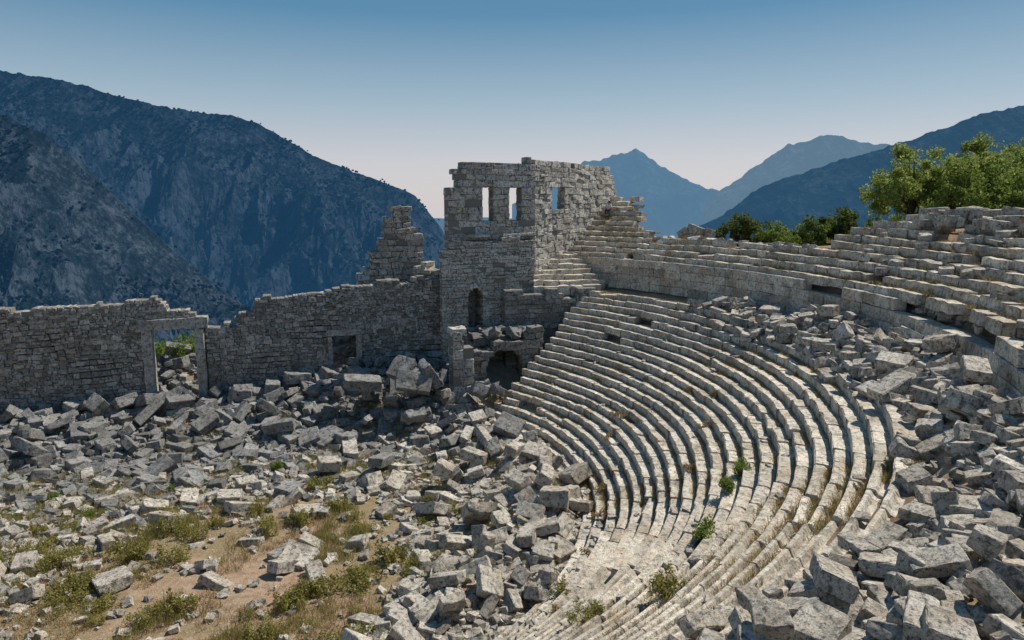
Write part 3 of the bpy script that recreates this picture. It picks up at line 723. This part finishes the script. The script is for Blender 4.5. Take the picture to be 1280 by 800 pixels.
def ridge(name,prof,D,W,foot,amp,freq,mat,seed,lab,ns=320,nt_=110,er=4.,pn=.003):
    a=np.array([p[0] for p in prof]);t=np.array([p[1] for p in prof])
    S=np.linspace(a[0],a[-1],ns);T=np.concatenate([[-.25,-.08],np.linspace(0,1,nt_)**1.15])
    SS,TT=np.meshgrid(S,T)
    tp=np.interp(S,a,t)+pn*2*(fbm(np.stack([S*28,S*0,S*0+seed],1),6,seed+40)-.5)+pn*.8*(fbm(np.stack([S*160,S*0,S*0+seed],1),4,seed+41)-.5)
    zr=np.interp(SS,S,tp)*D
    Yd=D-TT*W*D; X=SS*D
    x=X.ravel();y=Yd.ravel();tt=TT.ravel();zr=zr.ravel()
    fz=np.full_like(zr,foot)
    z=zr+(fz-zr)*np.clip(tt,0,1)**.85
    z=np.where(tt<0,zr+tt*.5*D*.6,z)
    P=np.stack([x*freq,y*freq*.55,np.zeros_like(x)],1)
    wv=fbm(P*1.3+5,3,seed+9)
    rg=fbm(P+wv[:,None]*.8,7,seed,True)
    env=np.clip(tt*er,0.03,1)*(1-np.clip(tt-.7,0,1))
    z=z+amp*(rg-.35)*env*2+amp*.08*(fbm(P*14,4,seed+4)-.5)
    y=y-amp*.5*(fbm(P*4,5,seed+2)-.5)*env
    n=ns;i=np.arange(len(T)-1)[:,None];j=np.arange(n-1)[None,:]
    F=np.stack([i*n+j,(i+1)*n+j,(i+1)*n+j+1,i*n+j+1],-1).reshape(-1,4)
    V=np.stack([x,y,z],1)
    o=mk(name,V,F,[mat],smooth=False);o["kind"]="structure";o["label"]=lab;o["category"]="mountain";return V
HB=(.035,.145,.31)
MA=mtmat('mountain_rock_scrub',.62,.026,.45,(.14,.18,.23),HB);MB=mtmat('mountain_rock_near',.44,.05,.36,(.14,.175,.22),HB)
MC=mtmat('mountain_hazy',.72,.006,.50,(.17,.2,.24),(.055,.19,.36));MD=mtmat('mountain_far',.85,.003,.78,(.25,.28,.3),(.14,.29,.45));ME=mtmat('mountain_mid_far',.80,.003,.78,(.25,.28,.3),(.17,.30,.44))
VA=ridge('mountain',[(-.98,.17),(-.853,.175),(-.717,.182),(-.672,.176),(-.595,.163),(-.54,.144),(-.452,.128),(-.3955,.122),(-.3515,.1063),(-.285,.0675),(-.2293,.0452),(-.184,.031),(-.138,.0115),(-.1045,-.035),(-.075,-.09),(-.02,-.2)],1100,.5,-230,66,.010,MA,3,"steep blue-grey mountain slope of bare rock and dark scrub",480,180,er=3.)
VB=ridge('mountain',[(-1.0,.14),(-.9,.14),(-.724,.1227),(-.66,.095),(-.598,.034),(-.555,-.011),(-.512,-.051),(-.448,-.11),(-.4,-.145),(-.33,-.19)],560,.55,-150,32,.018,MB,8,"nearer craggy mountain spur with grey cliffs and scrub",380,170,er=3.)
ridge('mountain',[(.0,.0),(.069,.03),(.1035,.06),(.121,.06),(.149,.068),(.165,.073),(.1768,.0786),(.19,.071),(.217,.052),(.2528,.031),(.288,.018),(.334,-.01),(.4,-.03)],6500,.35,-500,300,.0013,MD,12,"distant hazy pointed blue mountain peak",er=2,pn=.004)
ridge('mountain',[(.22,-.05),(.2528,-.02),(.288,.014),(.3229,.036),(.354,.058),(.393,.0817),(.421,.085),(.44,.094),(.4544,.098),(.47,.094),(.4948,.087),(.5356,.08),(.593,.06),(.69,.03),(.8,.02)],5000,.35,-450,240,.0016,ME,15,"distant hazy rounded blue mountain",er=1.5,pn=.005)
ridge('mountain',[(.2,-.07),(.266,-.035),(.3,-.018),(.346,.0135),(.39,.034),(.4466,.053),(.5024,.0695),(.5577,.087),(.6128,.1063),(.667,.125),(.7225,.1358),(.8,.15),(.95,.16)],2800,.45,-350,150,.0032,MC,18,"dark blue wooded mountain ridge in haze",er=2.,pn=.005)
A=Acc();I,F=template((2,2,2));U=(I-1.);U=U/np.linalg.norm(U+1e-9,axis=1,keepdims=True)
r=np.random.default_rng(77)
SCR=[]
for V,n,s0,fz_ in ((VA,14000,1.5,.62),(VB,10000,1.0,.44)):
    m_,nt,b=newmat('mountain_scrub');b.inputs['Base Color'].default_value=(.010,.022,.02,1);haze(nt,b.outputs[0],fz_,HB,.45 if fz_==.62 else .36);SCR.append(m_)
    k=r.integers(0,len(V),n)
    m=fbm(V[k]*.02,3,6)
    for p,q in zip(V[k],m):
        if q<.42: continue
        s=s0*r.uniform(.5,1.4);A.add(U*s*np.array([1.2,1,.9])*(1+r.normal(0,.2,(len(U),1)))+p+np.array([r.normal(0,3),r.normal(0,3),s*.3]),F,len(SCR)-1)
o=A.obj('mountain_scrub',SCR);o["kind"]="stuff";o["label"]="dark scrub trees dotted over the rocky slopes";o["category"]="woodland"
# ---------------------------------------------------------------- person (seated)
def skinned(name,verts,edges,radii,root,mat,sub=1):
    me=bpy.data.meshes.new(name);me.from_pydata(verts,edges,[]);o=bpy.data.objects.new(name,me);COL.objects.link(o)
    sk=o.modifiers.new('s','SKIN');
    for i,rv in enumerate(radii):
        d=me.skin_vertices[0].data[i];d.radius=(rv,rv) if not isinstance(rv,tuple) else rv;d.use_root=(i==root)
    if sub:
        ss=o.modifiers.new('u','SUBSURF');ss.levels=sub;ss.render_levels=sub
    me.materials.append(mat);return o
SKIN=flat('skin',(.42,.25,.17));SHIRT=flat('pale_blue_shirt',(.6,.65,.72));PANT=flat('dark_trousers',(.04,.045,.06));HAIR=flat('dark_hair',(.02,.015,.012))
pt_,pR=53.2,Ru+du*8+.3
px_,py_=CX+pR*math.cos(rad(pt_)),CY+pR*math.sin(rad(pt_));pz=zu+hu*9
per=empty('person',(px_,py_,pz),"person in pale shirt and dark trousers sitting on a stone row","person")
vs=[(0,0,.1),(0,0,.3),(0,.02,.5),(0,.03,.6),(0,.05,.7),(0,.06,.8)];es=[(0,1),(1,2),(2,3),(3,4),(4,5)];rd=[(.15,.11),(.14,.1),(.16,.1),(.06,.06),(.075,.085),(.06,.07)]
for sx_ in (-1,1):
    b=len(vs);vs+=[(sx_*.09,.05,.09),(sx_*.13,.45,.1),(sx_*.12,.5,-.33),(sx_*.12,.62,-.38)];es+=[(0,b),(b,b+1),(b+1,b+2),(b+2,b+3)];rd+=[.09,.06,.04,.035]
    b=len(vs);vs+=[(sx_*.19,.02,.52),(sx_*.24,.1,.27),(sx_*.13,.33,.2),(sx_*.1,.4,.18)];es+=[(2,b),(b,b+1),(b+1,b+2),(b+2,b+3)];rd+=[.055,.042,.032,.028]
    for f in range(5):
        c0=len(vs);ox=sx_*(.1+(f-2)*.018);ln2=.08-.008*abs(f-2) if f<4 else .05
        vs+=[(ox,.44,.17),(ox,.44+ln2*.6,.155),(ox,.44+ln2,.13)];es+=[(b+3,c0),(c0,c0+1),(c0+1,c0+2)];rd+=[.009,.008,.007]
body=skinned('body',vs,es,rd,0,SKIN)
sv=[(0,0,.08),(0,0,.3),(0,.02,.5),(0,.025,.56),(-.2,.02,.52),(-.245,.1,.27),(.2,.02,.52),(.245,.1,.27)]
shirt=skinned('shirt',sv,[(0,1),(1,2),(2,3),(2,4),(4,5),(2,6),(6,7)],[(.17,.13),(.165,.125),(.175,.12),(.07,.07),.075,.06,.075,.06],0,SHIRT)
tr=skinned('trousers',[(0,0,.1),(-.09,.05,.1),(-.13,.45,.11),(-.12,.5,-.3),(.09,.05,.1),(.13,.45,.11),(.12,.5,-.3)],[(0,1),(1,2),(2,3),(0,4),(4,5),(5,6)],[.14,.1,.075,.055,.1,.075,.055],0,PANT)
hr=skinned('hair',[(0,.02,.78),(0,.03,.83),(0,.0,.72)],[(0,1),(0,2)],[.095,.08,.07],0,HAIR)
ns_=skinned('nose',[(0,.13,.76),(0,.155,.73)],[(0,1)],[.012,.014],0,SKIN,0)
for o in (body,shirt,tr,hr,ns_): o.parent=per
per.rotation_euler=(0,0,rad(pt_)+math.pi/2)
# ---------------------------------------------------------------- sky, sun, camera
az,el=rad(57),rad(53)
w=bpy.data.worlds.new("World");scene.world=w;w.use_nodes=True;nt=w.node_tree
bg=nt.nodes['Background'];sky=nt.nodes.new('ShaderNodeTexSky');sky.sky_type='NISHITA';sky.sun_disc=False
sky.sun_elevation=el;sky.sun_rotation=az;sky.altitude=600;sky.air_density=1.0;sky.dust_density=1.0;sky.ozone_density=1.5
tc=N(nt,'ShaderNodeTexCoord');sep=N(nt,'ShaderNodeSeparateXYZ');nt.links.new(tc.outputs['Generated'],sep.inputs[0])
ST_=.1
grad=ramp(nt,sep.outputs['Z'],[(0,(.68,.63,.65)),(.06,(.61,.60,.64)),(.14,(.35,.47,.56)),(.25,(.09,.25,.41)),(.5,(.06,.18,.34)),(1,(.05,.14,.28))])
gs=N(nt,'ShaderNodeVectorMath',operation='SCALE');nt.links.new(grad,gs.inputs[0]);gs.inputs['Scale'].default_value=1/ST_
cm=mix(nt,.85,sky.outputs[0],gs.outputs[0])
nt.links.new(cm,bg.inputs['Color']);bg.inputs['Strength'].default_value=ST_
sd=Vector((math.cos(el)*math.sin(az),math.cos(el)*math.cos(az),math.sin(el)))
L=bpy.data.lights.new('sun','SUN');L.energy=5.0;L.angle=rad(.5);L.color=(1,.93,.81)
lo_=bpy.data.objects.new('sun',L);lo_.rotation_euler=sd.to_track_quat('Z','Y').to_euler();COL.objects.link(lo_);lo_.location=(0,0,80)
cam=bpy.data.cameras.new('camera');cam.lens=24;cam.sensor_width=36;cam.clip_end=60000;cam.clip_start=.1
co=bpy.data.objects.new('camera',cam);co.location=(0,0,0);co.rotation_euler=(rad(90-9.65),0,0);COL.objects.link(co);scene.camera=co
scene.view_settings.view_transform='Standard';scene.view_settings.look='None';scene.view_settings.exposure=0
